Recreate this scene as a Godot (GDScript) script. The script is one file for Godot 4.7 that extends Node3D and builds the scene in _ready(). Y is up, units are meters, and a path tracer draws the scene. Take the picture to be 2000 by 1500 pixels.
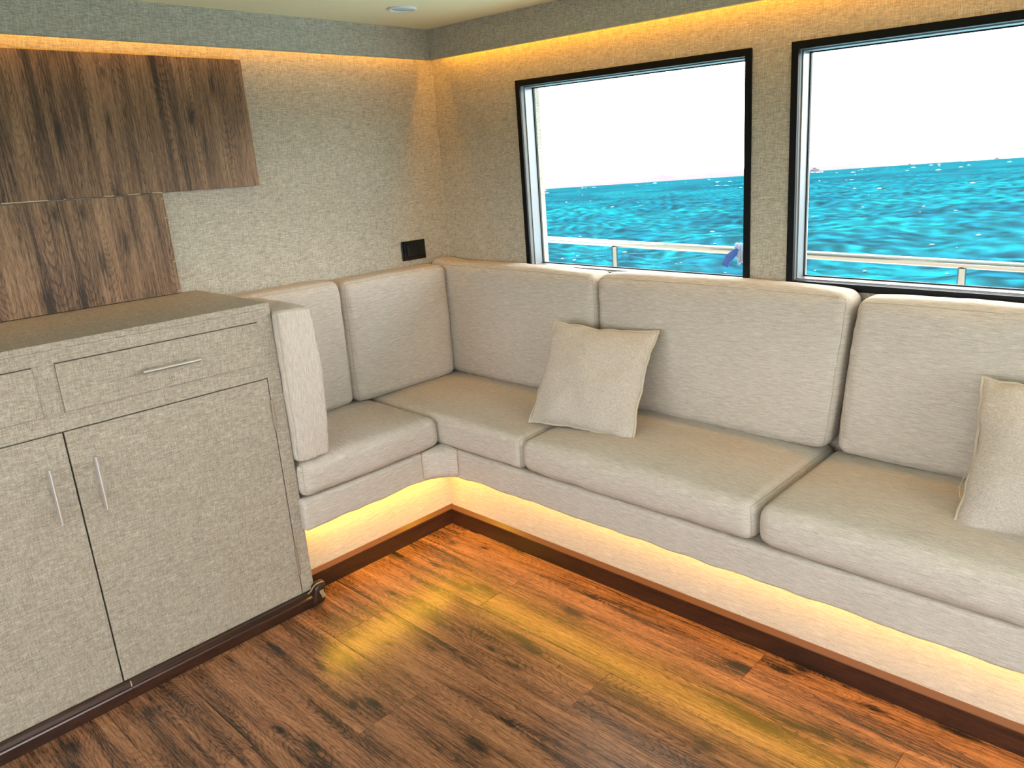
extends Node3D

# World axes: the left wall is x = 0, the window wall is z = 0, the floor is y = 0 (metres).

const NEAR := 0.05
const FOCAL := 1506.85          # pixels in the 2000 x 1500 frame
const PPX := 1112.1             # principal point (shifted lens)
const PPY := 722.13
const CEIL := 1.878
const FASCIA := 0.072           # pelmet distance from the walls
const FASCIA_LOW := 1.767
const ROOM_X := 4.6
const ROOM_Z := 3.5
const CABX := 0.482             # cabinet front plane
const SEAT := 0.486
const SEAT_LOW := 0.372
const VAL_LOW := 0.265
const BX := 0.409               # bench base planes
const BZ := 0.449
const VX := 0.511               # valance and seat front planes
const VZ := 0.546
const BENCH_END := 2.66
const AMBER := Color(1.0, 0.76, 0.20)

var M := {}
var rng := RandomNumberGenerator.new()
var used := {}


func _ready() -> void:
	rng.seed = 7
	set_camera_and_light()
	make_materials()
	build_room()
	build_windows()
	build_outside()
	build_bench()
	build_cushions()
	build_cabinet()
	build_wall_boards()
	build_small_things()


# ------------------------------------------------------------------ camera, sky, sun, exposure
func set_camera_and_light() -> void:
	var cam := Camera3D.new()
	cam.name = "camera"
	add_child(cam)
	cam.transform = Transform3D(Basis(Vector3(0.75258197, -0.05146143, -0.65648465), Vector3(-0.14178714, 0.96089342, -0.23786603), Vector3(0.64305271, 0.27209477, 0.71585449)), Vector3(2.64433, 1.38785, 2.19878))
	cam.projection = Camera3D.PROJECTION_FRUSTUM
	cam.near = NEAR
	cam.far = 9000.0
	cam.size = 2.0 * NEAR * 750.0 / FOCAL
	cam.frustum_offset = Vector2(NEAR * (1000.0 - PPX) / FOCAL, NEAR * (PPY - 750.0) / FOCAL)
	cam.current = true

	var env := Environment.new()
	env.background_mode = Environment.BG_SKY
	var sky := Sky.new()
	var sm := ProceduralSkyMaterial.new()
	sm.sky_top_color = Color(0.93, 0.95, 0.97)
	sm.sky_horizon_color = Color(0.99, 1.0, 0.98)
	sm.ground_horizon_color = Color(0.99, 1.0, 0.98)
	sm.ground_bottom_color = Color(0.5, 0.7, 0.75)
	sm.ground_curve = 0.1
	sm.sun_angle_max = 1.0
	sky.sky_material = sm
	env.sky = sky
	env.background_energy_multiplier = 2.6
	env.tonemap_mode = Environment.TONE_MAPPER_LINEAR
	env.tonemap_exposure = 4.9
	env.sdfgi_enabled = true
	env.ssao_enabled = true
	env.ssil_enabled = true
	var we := WorldEnvironment.new()
	we.name = "world_environment"
	we.environment = env
	add_child(we)

	var sun := DirectionalLight3D.new()
	sun.name = "sun"
	sun.light_color = Color(1.0, 0.97, 0.92)
	sun.light_energy = 2.5
	sun.light_angular_distance = 0.6
	sun.shadow_enabled = true
	add_child(sun)
	# high sun ahead of the boat: it grazes along the windows and does not shine into the saloon
	sun.look_at_from_position(Vector3.ZERO, Vector3(0.62, -0.78, -0.05), Vector3.UP)


# ------------------------------------------------------------------ naming helpers
func numbered(n: String) -> String:
	if not used.has(n):
		used[n] = 0
		return n
	used[n] += 1
	return "%s_%03d" % [n, used[n]]


func tag(o: Node, label := "", category := "", group := "", kind := "") -> Node:
	if label: o.set_meta("label", label)
	if category: o.set_meta("category", category)
	if group: o.set_meta("group", group)
	if kind: o.set_meta("kind", kind)
	return o


func thing(called: String, label: String, category: String, at := Vector3.ZERO, group := "") -> Node3D:
	var o := Node3D.new()
	o.name = numbered(called)
	add_child(o)
	o.position = at
	tag(o, label, category, group)
	return o


func setting(called: String, label := "") -> Node3D:
	var o := Node3D.new()
	o.name = called
	add_child(o)
	tag(o, label, "", "", "structure")
	return o


func part(called: String, mesh: Mesh, material: Material, parent: Node3D, at := Vector3.ZERO) -> MeshInstance3D:
	var o := MeshInstance3D.new()
	o.name = called if parent != self else numbered(called)
	o.mesh = mesh
	o.material_override = material
	o.position = at
	parent.add_child(o, true)
	return o


# ------------------------------------------------------------------ mesh helpers
func new_st() -> SurfaceTool:
	var st := SurfaceTool.new()
	st.begin(Mesh.PRIMITIVE_TRIANGLES)
	return st


func quad(st: SurfaceTool, a: Vector3, b: Vector3, c: Vector3, d: Vector3, outward: Vector3, ua := Vector2.ZERO, ub := Vector2.ZERO, uc := Vector2.ZERO, ud := Vector2.ZERO) -> void:
	# front faces run clockwise seen from outside
	var n := (c - a).cross(b - a) + (d - a).cross(c - a)
	var p := [a, b, c, a, c, d]
	var u := [ua, ub, uc, ua, uc, ud]
	if n.dot(outward) < 0.0:
		p = [a, c, b, a, d, c]
		u = [ua, uc, ub, ua, ud, uc]
	for i in 6:
		st.set_uv(u[i])
		st.add_vertex(p[i])


func soft(q: Vector3, h: Vector3, r: float) -> Vector3:
	var inner := Vector3(maxf(h.x - r, 0.0), maxf(h.y - r, 0.0), maxf(h.z - r, 0.0))
	var k := q.clamp(-inner, inner)
	var d := q - k
	return k + d.normalized() * r if d.length() > 1e-6 else q


func axis_steps(h: float, r: float, step: float, arc: int) -> Array:
	var out := []
	for i in arc: out.append(-h + r * (1.0 - tan(PI / 4.0 * (1.0 - float(i) / arc))))
	var inner := h - r
	var n := maxi(1, int(round(2.0 * inner / step)))
	for i in n + 1: out.append(-inner + 2.0 * inner * i / n)
	for i in arc: out.append(h - r * (1.0 - tan(PI / 4.0 * float(i + 1) / arc)))
	return out


# A rounded box, each point sent through shape(point) -> point. uv(point, normal axis) is optional.
func blob(st: SurfaceTool, h: Vector3, r: float, step: float, arc: int, shape = null, uv = null, at := Vector3.ZERO) -> void:
	var s := [axis_steps(h.x, r, step, arc), axis_steps(h.y, r, step, arc), axis_steps(h.z, r, step, arc)]
	for ax in 3:
		var b := (ax + 1) % 3
		var c := (ax + 2) % 3
		for side in [-1.0, 1.0]:
			var grid := []
			for u in s[b]:
				var row := []
				for v in s[c]:
					var q := Vector3.ZERO
					q[ax] = side * h[ax]
					q[b] = u
					q[c] = v
					q = soft(q, h, r)
					if shape != null: q = shape.call(q)
					row.append(q + at)
				grid.append(row)
			var o := Vector3.ZERO
			o[ax] = side
			for i in grid.size() - 1:
				for j in grid[i].size() - 1:
					var pa: Vector3 = grid[i][j]
					var pb: Vector3 = grid[i + 1][j]
					var pc: Vector3 = grid[i + 1][j + 1]
					var pd: Vector3 = grid[i][j + 1]
					if uv != null:
						quad(st, pa, pb, pc, pd, o, uv.call(pa, ax), uv.call(pb, ax), uv.call(pc, ax), uv.call(pd, ax))
					else:
						quad(st, pa, pb, pc, pd, o)


# hard box with a small chamfer, between two corners
func cbox(st: SurfaceTool, lo: Vector3, hi: Vector3, r := 0.0, uv = null) -> void:
	st.set_smooth_group(-1)
	if r > 0.0:
		blob(st, (hi - lo) / 2.0, r, 100.0, 1, null, uv, (hi + lo) / 2.0)
		return
	var c := [lo, hi]
	for ax in 3:
		var b := (ax + 1) % 3
		var d := (ax + 2) % 3
		for s in 2:
			var q := []
			for k in [[0, 0], [1, 0], [1, 1], [0, 1]]:
				var v := Vector3.ZERO
				v[ax] = c[s][ax]
				v[b] = c[k[0]][b]
				v[d] = c[k[1]][d]
				q.append(v)
			var o := Vector3.ZERO
			o[ax] = s * 2.0 - 1.0
			if uv != null:
				quad(st, q[0], q[1], q[2], q[3], o, uv.call(q[0], ax), uv.call(q[1], ax), uv.call(q[2], ax), uv.call(q[3], ax))
			else:
				quad(st, q[0], q[1], q[2], q[3], o)


func done(st: SurfaceTool) -> ArrayMesh:
	st.generate_normals()
	return st.commit()


func box_mesh(lo: Vector3, hi: Vector3, r := 0.0, uv = null) -> ArrayMesh:
	var st := new_st()
	cbox(st, lo, hi, r, uv)
	return done(st)


func boxes_mesh(list: Array, r := 0.0) -> ArrayMesh:
	var st := new_st()
	for b in list: cbox(st, b[0], b[1], r)
	return done(st)


func tube(st: SurfaceTool, pts: Array, rad: float, sides := 8, closed := false, flat := 1.0) -> void:
	st.set_smooth_group(0)
	var n := pts.size()
	var rings := []
	var side := Vector3.ZERO
	for i in n:
		var t: Vector3
		if closed: t = pts[(i + 1) % n] - pts[(i + n - 1) % n]
		else: t = pts[mini(i + 1, n - 1)] - pts[maxi(i - 1, 0)]
		t = t.normalized()
		if side == Vector3.ZERO:
			side = t.cross(Vector3.UP if absf(t.y) < 0.9 else Vector3.RIGHT).normalized()
		side = (side - t * side.dot(t)).normalized()
		var other := t.cross(side)
		var ring := []
		for k in sides:
			var a := TAU * k / sides
			ring.append(pts[i] + side * cos(a) * rad + other * sin(a) * rad * flat)
		rings.append(ring)
	for i in (n if closed else n - 1):
		var j := (i + 1) % n
		for k in sides:
			var l := (k + 1) % sides
			quad(st, rings[i][k], rings[j][k], rings[j][l], rings[i][l], (rings[i][k] + rings[j][l]) / 2.0 - (pts[i] + pts[j]) / 2.0)
	if not closed:
		for e in [0, n - 1]:
			var o: Vector3 = pts[e] - pts[1 if e == 0 else n - 2]
			st.set_smooth_group(-1)
			for k in range(1, sides - 1):
				quad(st, rings[e][0], rings[e][k], rings[e][k + 1], rings[e][k + 1], o)
			st.set_smooth_group(0)


func tube_mesh(pts: Array, rad: float, sides := 8, closed := false, flat := 1.0) -> ArrayMesh:
	var st := new_st()
	tube(st, pts, rad, sides, closed, flat)
	return done(st)


# profile (x outwards, y up) swept along a straight line; a prism
func sweep(st: SurfaceTool, prof: Array, a: Vector3, b: Vector3, out: Vector3, cut_a := 0.0, cut_b := 0.0) -> void:
	st.set_smooth_group(-1)
	var dir := (b - a).normalized()
	var ra := []
	var rb := []
	for p in prof:
		ra.append(a + out * p.x + Vector3.UP * p.y + dir * (p.x * cut_a))
		rb.append(b + out * p.x + Vector3.UP * p.y + dir * (p.x * cut_b))
	var mid := Vector2.ZERO
	for p in prof: mid += p / prof.size()
	for i in prof.size():
		var j := (i + 1) % prof.size()
		var e: Vector2 = prof[j] - prof[i]
		var nn := Vector2(e.y, -e.x)
		if nn.dot((prof[i] + prof[j]) / 2.0 - mid) < 0.0: nn = -nn
		quad(st, ra[i], ra[j], rb[j], rb[i], out * nn.x + Vector3.UP * nn.y)
	for i in range(1, prof.size() - 1):
		quad(st, ra[0], ra[i], ra[i + 1], ra[i + 1], -dir)
		quad(st, rb[0], rb[i], rb[i + 1], rb[i + 1], dir)


func lathe(st: SurfaceTool, prof: Array, at: Vector3, sides := 40) -> void:
	for k in sides:
		var a := TAU * k / sides
		var b := TAU * (k + 1) / sides
		for i in prof.size() - 1:
			var p: Vector2 = prof[i]
			var q: Vector2 = prof[i + 1]
			var o := Vector3(cos(a), 0, sin(a)) * (q.y - p.y) + Vector3.UP * (p.x - q.x)
			quad(st, at + Vector3(cos(a) * p.x, p.y, sin(a) * p.x), at + Vector3(cos(b) * p.x, p.y, sin(b) * p.x), at + Vector3(cos(b) * q.x, q.y, sin(b) * q.x), at + Vector3(cos(a) * q.x, q.y, sin(a) * q.x), o)


# ------------------------------------------------------------------ textures
func srgb_byte(v: float) -> int:
	return clampi(int(v * 255.0 + 0.5), 0, 255)


# tileable thread pattern: horizontal and vertical blurred random threads; returns values about 0
func threads(n: int, lx: int, ly: int, ax: float, ay: float, fine: float, sd: int) -> PackedFloat32Array:
	var r := RandomNumberGenerator.new()
	r.seed = sd
	var src := PackedFloat32Array()
	src.resize(n * n)
	for i in n * n: src[i] = r.randf() - 0.5
	var out := PackedFloat32Array()
	out.resize(n * n)
	var kx := ax / sqrt(float(lx))
	var ky := ay / sqrt(float(ly))
	for y in n:
		var s := 0.0
		for k in lx: s += src[y * n + k]
		for x in n:
			out[y * n + x] = s * kx + src[y * n + x] * fine
			s += src[y * n + (x + lx) % n] - src[y * n + x]
	var off := n / 3
	for x in n:
		var s := 0.0
		var sx := (x + off) % n
		for k in ly: s += src[k * n + sx]
		for y in n:
			out[y * n + x] += s * ky
			s += src[((y + ly) % n) * n + sx] - src[y * n + sx]
	return out


func thread_maps(n: int, v: PackedFloat32Array, dark: Color, light: Color, gain: float, bump: float) -> Array:
	var c := PackedByteArray()
	c.resize(n * n * 3)
	var hgt := PackedByteArray()
	hgt.resize(n * n)
	for i in n * n:
		var t := clampf(0.5 + v[i] * gain, 0.0, 1.0)
		c[i * 3] = srgb_byte(lerpf(dark.r, light.r, t))
		c[i * 3 + 1] = srgb_byte(lerpf(dark.g, light.g, t))
		c[i * 3 + 2] = srgb_byte(lerpf(dark.b, light.b, t))
		hgt[i] = srgb_byte(t)
	var a := Image.create_from_data(n, n, false, Image.FORMAT_RGB8, c)
	var b := Image.create_from_data(n, n, false, Image.FORMAT_L8, hgt)
	b.convert(Image.FORMAT_RGBA8)
	b.bump_map_to_normal_map(bump)
	return [ImageTexture.create_from_image(a), ImageTexture.create_from_image(b)]


func noise(sd: int, type := FastNoiseLite.TYPE_SIMPLEX_SMOOTH, octaves := 1) -> FastNoiseLite:
	var f := FastNoiseLite.new()
	f.seed = sd
	f.noise_type = type
	f.frequency = 1.0
	f.fractal_type = FastNoiseLite.FRACTAL_FBM if octaves > 1 else FastNoiseLite.FRACTAL_NONE
	f.fractal_octaves = octaves
	return f


# rustic oak: x runs along the grain. rows boards are stacked in y, each with its own figure
func wood(w: int, h: int, length: float, width: float, rows: int, sd: int, light: Color, mid: Color, dark: Color, knots_per_row: int) -> ImageTexture:
	var n1 := noise(sd)
	var n2 := noise(sd + 1)
	var n3 := noise(sd + 2, FastNoiseLite.TYPE_SIMPLEX_SMOOTH, 2)
	var n4 := noise(sd + 3)
	var r := RandomNumberGenerator.new()
	r.seed = sd
	var data := PackedByteArray()
	data.resize(w * h * 3)
	var rh := h / rows
	for row in rows:
		var kn := []
		for k in knots_per_row:
			kn.append([r.randf() * length, width * (0.12 + 0.76 * r.randf()), 0.005 + 0.009 * r.randf(), 2.0 + 3.0 * r.randf()])
		var tone := r.randf_range(-0.07, 0.07)
		var oy := row * 37.0 + 3.0
		for py in rh:
			var y := (py + 0.5) / rh * width
			var y_px := row * rh + py
			for px in w:
				var x := (px + 0.5) / w * length
				var hh := n1.get_noise_2d(x * 1.0, y * 9.0 + oy)
				var dk := 0.0
				for k in kn:
					var dx: float = (x - k[0]) / k[3]
					var dy: float = y - k[1]
					var d2: float = (dx * dx + dy * dy) / (k[2] * k[2])
					if d2 < 60.0:
						var e := exp(-d2 * 0.1)
						hh += 0.28 * e
						dk += 0.95 * exp(-d2 * 0.9) + 0.12 * e
				var g := fposmod(hh * 15.0 + y * 60.0 + 0.25 * n2.get_noise_2d(x * 9.0, y * 60.0 + oy), 1.0)
				g = g * g * g
				var fibre := n2.get_noise_2d(x * 26.0, y * 480.0 + oy)
				var patch := n3.get_noise_2d(x * 1.3, y * 15.0 + oy * 2.0)
				var streak := n4.get_noise_2d(x * 0.9, y * 30.0 + oy * 3.0)
				var coarse := n4.get_noise_2d(x * 5.0 + 70.0, y * 150.0 + oy)
				var pores := n4.get_noise_2d(x * 70.0 + 9.0, y * 900.0 + oy)
				var v := 0.58 + tone + 0.30 * patch + 0.20 * fibre + 0.20 * coarse - 0.26 * g - 0.5 * dk - 0.5 * maxf(streak - 0.3, 0.0)
				if pores > 0.45: v -= 0.12
				v = clampf(v, 0.0, 1.0)
				var c := dark.lerp(mid, v * 2.0) if v < 0.5 else mid.lerp(light, v * 2.0 - 1.0)
				var i := (y_px * w + px) * 3
				data[i] = srgb_byte(c.r)
				data[i + 1] = srgb_byte(c.g)
				data[i + 2] = srgb_byte(c.b)
	return ImageTexture.create_from_image(Image.create_from_data(w, h, false, Image.FORMAT_RGB8, data))


# ------------------------------------------------------------------ materials
func mat(called: String, color: Color, rough: float, metal := 0.0, spec := 0.5) -> StandardMaterial3D:
	var m := StandardMaterial3D.new()
	m.resource_name = called
	m.albedo_color = color
	m.roughness = rough
	m.metallic = metal
	m.metallic_specular = spec
	M[called] = m
	return m


func woven(called: String, maps: Array, tile: float, rough: float, relief: float, world: bool, spec := 0.3) -> StandardMaterial3D:
	var m := mat(called, Color.WHITE, rough, 0.0, spec)
	m.albedo_texture = maps[0]
	m.normal_enabled = true
	m.normal_texture = maps[1]
	m.normal_scale = relief
	m.uv1_triplanar = true
	m.uv1_world_triplanar = world
	m.uv1_triplanar_sharpness = 8.0
	m.uv1_scale = Vector3.ONE / tile
	return m


func make_materials() -> void:
	# linen-look vinyl on walls, pelmet and cabinet
	var lin := thread_maps(512, threads(512, 16, 16, 1.0, 0.8, 0.45, 11), Color(0.52, 0.48, 0.43), Color(0.87, 0.83, 0.76), 0.5, 2.0)
	woven("linen", lin, 0.42, 0.62, 0.5, true, 0.4)
	var lin2 := thread_maps(512, threads(512, 16, 16, 1.0, 0.8, 0.45, 23), Color(0.46, 0.42, 0.37), Color(0.77, 0.72, 0.655), 0.5, 2.0)
	woven("cabinet_linen", lin2, 0.42, 0.55, 0.5, true, 0.4)
	# upholstery: streaked chenille
	var fab := thread_maps(512, threads(512, 26, 3, 0.9, 0.25, 0.35, 31), Color(0.59, 0.545, 0.505), Color(0.86, 0.815, 0.77), 0.5, 1.6)
	woven("upholstery", fab, 0.36, 0.8, 0.5, true, 0.3)
	var fab2 := thread_maps(512, threads(512, 3, 26, 0.25, 0.9, 0.35, 37), Color(0.59, 0.545, 0.505), Color(0.87, 0.825, 0.78), 0.5, 1.6)
	woven("upholstery_upright", fab2, 0.36, 0.8, 0.5, true, 0.3)
	var fab3 := thread_maps(512, threads(512, 8, 7, 0.7, 0.5, 0.5, 41), Color(0.57, 0.525, 0.485), Color(0.84, 0.795, 0.75), 0.5, 1.6)
	woven("pillow_cloth", fab3, 0.30, 0.85, 0.5, false, 0.25)
	var cl := thread_maps(256, threads(256, 40, 4, 0.6, 0.3, 0.3, 47), Color(0.94, 0.87, 0.70), Color(0.98, 0.92, 0.77), 0.5, 1.0)
	woven("ceiling_paint", cl, 0.6, 0.5, 0.1, true, 0.4)
	# wood
	var fl := wood(2048, 1000, 1.26, 0.19, 5, 101, Color(0.70, 0.50, 0.355), Color(0.51, 0.34, 0.23), Color(0.15, 0.11, 0.095), 7)
	var f := mat("floor_wood", Color.WHITE, 0.27, 0.0, 0.5)
	f.albedo_texture = fl
	var pn := wood(1024, 1024, 0.8, 0.8, 1, 211, Color(0.66, 0.53, 0.41), Color(0.49, 0.375, 0.285), Color(0.22, 0.175, 0.15), 12)
	var p := mat("board_wood", Color.WHITE, 0.45, 0.0, 0.4)
	p.albedo_texture = pn
	mat("subfloor", Color(0.10, 0.07, 0.055), 0.9)
	var sk := wood(1024, 64, 1.0, 0.07, 1, 307, Color(0.30, 0.17, 0.11), Color(0.195, 0.105, 0.07), Color(0.09, 0.05, 0.035), 0)
	var s := mat("skirting_wood", Color.WHITE, 0.28, 0.0, 0.5)
	s.albedo_texture = sk
	s.uv1_triplanar = true
	s.uv1_world_triplanar = true
	s.uv1_scale = Vector3(1.0, 10.0, 1.0)
	mat("lit_bead_wood", Color(0.38, 0.24, 0.14), 0.3)  # lighter than the skirting: the strip light on the bevel is in this colour
	mat("board_core", Color(0.78, 0.70, 0.58), 0.9)
	mat("worn_core", Color(0.55, 0.47, 0.36), 0.8)
	mat("black_metal", Color(0.016, 0.02, 0.034), 0.45, 0.0, 0.3)
	mat("white_lining", Color(0.47, 0.47, 0.465), 0.4)
	mat("aluminium", Color(0.52, 0.53, 0.54), 0.4, 0.6)
	mat("gasket", Color(0.03, 0.035, 0.045), 0.6)
	mat("steel", Color(0.80, 0.79, 0.78), 0.32, 0.85)
	mat("rail_steel", Color(0.60, 0.585, 0.57), 0.16, 1.0)
	mat("hinge_metal", Color(0.62, 0.57, 0.50), 0.4, 0.5)
	mat("gloss_black", Color(0.012, 0.018, 0.035), 0.14)
	mat("gloss_navy", Color(0.02, 0.035, 0.065), 0.22)
	mat("lamp_white", Color(0.86, 0.86, 0.85), 0.3)
	mat("lamp_lens", Color(0.72, 0.75, 0.76), 0.12)
	mat("hull_white", Color(0.85, 0.85, 0.83), 0.35)
	mat("deck_cream", Color(0.78, 0.70, 0.58), 0.6)
	mat("thread_seam", Color(0.69, 0.64, 0.58), 0.85, 0.0, 0.2)
	mat("pillow_seam", Color(0.72, 0.67, 0.60), 0.85, 0.0, 0.2)
	mat("blue_cloth", Color(0.07, 0.24, 0.50), 0.8, 0.0, 0.2)
	mat("pale_cloth", Color(0.45, 0.48, 0.56), 0.8, 0.0, 0.2)
	mat("hill_haze", Color(0.255, 0.24, 0.26), 1.0, 0.0, 0.0)
	mat("far_white", Color(0.40, 0.40, 0.41), 0.8)
	mat("far_dark", Color(0.16, 0.18, 0.22), 0.8)
	mat("foam", Color(0.42, 0.45, 0.46), 0.9, 0.0, 0.1)
	var sea := mat("sea_water", Color.WHITE, 0.6, 0.0, 0.0)
	sea.vertex_color_use_as_albedo = true
	# light and dark of small ripples painted into the colour, stretched across the wind
	var rip := noise(88, FastNoiseLite.TYPE_SIMPLEX_SMOOTH, 4)
	rip.frequency = 0.012
	var ri := rip.get_seamless_image(512, 512)
	ri.convert(Image.FORMAT_RGB8)
	for y in 512:
		for x in 512:
			var t := clampf((ri.get_pixel(x, y).r - 0.5) * 0.95 + 0.74, 0.45, 1.0)
			ri.set_pixel(x, y, Color(t, t, t))
	sea.albedo_texture = ImageTexture.create_from_image(ri)
	sea.uv1_triplanar = true
	sea.uv1_scale = Vector3(1.0 / 6.5, 0.3, 1.0 / 3.2)
	var g := mat("pane_glass", Color(1, 1, 1, 0.03), 0.02, 0.0, 0.12)
	g.transparency = BaseMaterial3D.TRANSPARENCY_ALPHA
	var led := mat("led_glow", Color(1.0, 0.85, 0.5), 0.6)
	led.emission_enabled = true
	led.emission = AMBER
	led.emission_energy_multiplier = 2.0


# ------------------------------------------------------------------ room shell
func wall_boxes(x0: float, x1: float, holes: Array, y0: float, y1: float, lo: float, hi: float, along_x: bool) -> Array:
	# wall running from x0 to x1 (along x or z) with openings [a, b, c, d] = from, to, sill, head
	var out := []
	var at := x0
	var put := func(a: float, b: float, c: float, d: float):
		if b - a > 0.001 and d - c > 0.001:
			if along_x: out.append([Vector3(a, c, lo), Vector3(b, d, hi)])
			else: out.append([Vector3(lo, c, a), Vector3(hi, d, b)])
	for h in holes:
		put.call(at, h[0], y0, y1)
		put.call(h[0], h[1], y0, h[2])
		put.call(h[0], h[1], h[3], y1)
		at = h[1]
	put.call(at, x1, y0, y1)
	return out


const W_HIGH := 1.652
const WINDOWS := [[0.478, 1.459, 0.937], [1.585, 2.566, 0.954], [2.692, 3.673, 0.954]]   # from, to, sill


func build_room() -> void:
	# floor of laminate boards running along x
	var fl := setting("floor", "brown rustic oak laminate floor")
	part("subfloor", box_mesh(Vector3(-0.12, -0.08, -0.12), Vector3(ROOM_X + 0.12, -0.011, ROOM_Z + 0.12)), M.subfloor, fl)
	var k := 0
	var z0 := 0.42
	var meshes := {}
	var row := 0
	while z0 < ROOM_Z:
		var z1 := minf(z0 + 0.19, ROOM_Z)
		var x0: float = [0.516, 0.94, 0.22, 0.71, 1.12][row % 5] - 1.26
		while x0 < ROOM_X:
			var a := maxf(x0, 0.0)
			var b := minf(x0 + 1.26, ROOM_X)
			if b - a > 0.01:
				var v := (k * 3 + row) % 5
				var flip := (k + row * 2) % 2 == 1
				var sx := x0
				var uvf := func(p: Vector3, _ax: int) -> Vector2:
					var u := (p.x - sx) / 1.26
					var t := clampf((p.z - z0) / 0.19, 0.01, 0.99)
					if flip:
						u = 1.0 - u
						t = 1.0 - t
					return Vector2(u, (v + t) / 5.0)
				part("floor_board", box_mesh(Vector3(a + 0.0003, -0.010, z0 + 0.0003), Vector3(b - 0.0003, 0.0, z1 - 0.0003), 0.0009, uvf), M.floor_wood, fl)
				k += 1
			x0 += 1.26
		z0 += 0.19
		row += 1
	# walls
	var wl := setting("wall_left", "left wall covered in linen vinyl")
	part("wall_covering", box_mesh(Vector3(-0.12, -0.08, -0.12), Vector3(0.0, CEIL, ROOM_Z + 0.12)), M.linen, wl)
	var holes := []
	for w in WINDOWS: holes.append([w[0] + 0.012, w[1] - 0.012, w[2] + 0.012, W_HIGH - 0.012])
	var wr := setting("wall_right", "window wall covered in linen vinyl")
	part("wall_covering", boxes_mesh(wall_boxes(0.0, ROOM_X + 0.12, holes, -0.08, CEIL, -0.11, 0.0, true)), M.linen, wr)
	var rear := [[0.55, 1.55, 0.85, 1.66], [1.75, 2.75, 0.85, 1.66], [2.95, 3.95, 0.85, 1.66]]
	var wb := setting("wall_rear")
	part("wall_covering", boxes_mesh(wall_boxes(0.0, ROOM_X + 0.12, rear, -0.08, CEIL, ROOM_Z, ROOM_Z + 0.12, true)), M.linen, wb)
	var wf := setting("wall_front")
	part("wall_covering", boxes_mesh(wall_boxes(0.0, ROOM_Z, [[0.9, 2.9, 0.05, 1.74]], -0.08, CEIL, ROOM_X, ROOM_X + 0.12, false)), M.linen, wf)
	# the openings behind the camera are glazed
	var n := 4
	for h in rear:
		var o := setting("window_%d" % n)
		part("pane", box_mesh(Vector3(h[0], h[2], ROOM_Z + 0.06), Vector3(h[1], h[3], ROOM_Z + 0.066)), M.pane_glass, o)
		n += 1
	var dr := setting("door_1")
	part("pane", box_mesh(Vector3(ROOM_X + 0.06, 0.05, 0.9), Vector3(ROOM_X + 0.066, 1.74, 2.9)), M.pane_glass, dr)
	part("stile", boxes_mesh([[Vector3(ROOM_X + 0.03, 0.05, 1.87), Vector3(ROOM_X + 0.09, 1.74, 1.93)]], 0.004), M.aluminium, dr)
	# ceiling
	var ce := setting("ceiling", "cream painted ceiling")
	part("ceiling_sheet", box_mesh(Vector3(-0.12, CEIL, -0.12), Vector3(ROOM_X + 0.12, CEIL + 0.1, ROOM_Z + 0.12)), M.ceiling_paint, ce)
	# pelmets that hide the cove strips
	var t1 := setting("trim_1", "linen covered pelmet board along the left wall")
	part("pelmet_board", box_mesh(Vector3(FASCIA - 0.012, FASCIA_LOW, FASCIA - 0.012), Vector3(FASCIA, CEIL, ROOM_Z), 0.0012), M.linen, t1)
	var t2 := setting("trim_2", "linen covered pelmet board above the windows")
	part("pelmet_board", box_mesh(Vector3(FASCIA, FASCIA_LOW, FASCIA - 0.012), Vector3(ROOM_X, CEIL, FASCIA), 0.0012), M.linen, t2)
	part("lower_edge", box_mesh(Vector3(FASCIA, FASCIA_LOW - 0.0025, FASCIA - 0.012), Vector3(ROOM_X, FASCIA_LOW, FASCIA + 0.0005)), M.board_core, t2)
	part("lower_edge", box_mesh(Vector3(FASCIA - 0.012, FASCIA_LOW - 0.0015, FASCIA), Vector3(FASCIA + 0.0005, FASCIA_LOW, ROOM_Z)), M.linen, t1)
	# cove strips lie behind the pelmets and shine down the walls
	part("led_strip", box_mesh(Vector3(0.08, 1.822, 0.036), Vector3(ROOM_X - 0.05, 1.828, 0.048)), M.led_glow, t2)
	part("led_strip", box_mesh(Vector3(0.036, 1.822, 0.08), Vector3(0.048, 1.828, ROOM_Z - 0.05)), M.led_glow, t1)
	strip_light("cove_light", Vector3(0.08, 1.820, 0.042), Vector3(ROOM_X - 0.05, 1.820, 0.042), 0.012, 0.15, Color(1.0, 0.70, 0.16))
	strip_light("cove_light", Vector3(0.042, 1.820, 0.08), Vector3(0.042, 1.820, ROOM_Z - 0.05), 0.012, 0.052, Color(1.0, 0.70, 0.16))
	# unseen overhangs added above the side decks to shade the window reveals
	var ov := setting("added_trim_4", "added unseen roof overhang that shades the window reveals")
	part("added_overhang", box_mesh(Vector3(-3.0, 1.90, -0.92), Vector3(7.0, 1.98, -0.12), 0.01), M.hull_white, ov)
	part("added_overhang", box_mesh(Vector3(-3.0, 1.90, ROOM_Z + 0.12), Vector3(7.0, 1.98, ROOM_Z + 0.60), 0.01), M.hull_white, ov)


func strip_light(called: String, a: Vector3, b: Vector3, wide: float, energy: float, color := AMBER) -> void:
	var l := AreaLight3D.new()
	l.name = numbered(called)
	add_child(l)
	l.area_size = Vector2(a.distance_to(b), wide)
	var dir := (b - a).normalized()
	# -z of the light points down, its x runs along the strip
	l.transform = Transform3D(Basis(dir, Vector3.UP.cross(dir), Vector3.UP), (a + b) / 2.0)
	l.light_color = color
	l.light_energy = energy
	l.area_range = 8.0
	l.shadow_enabled = true


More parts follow.
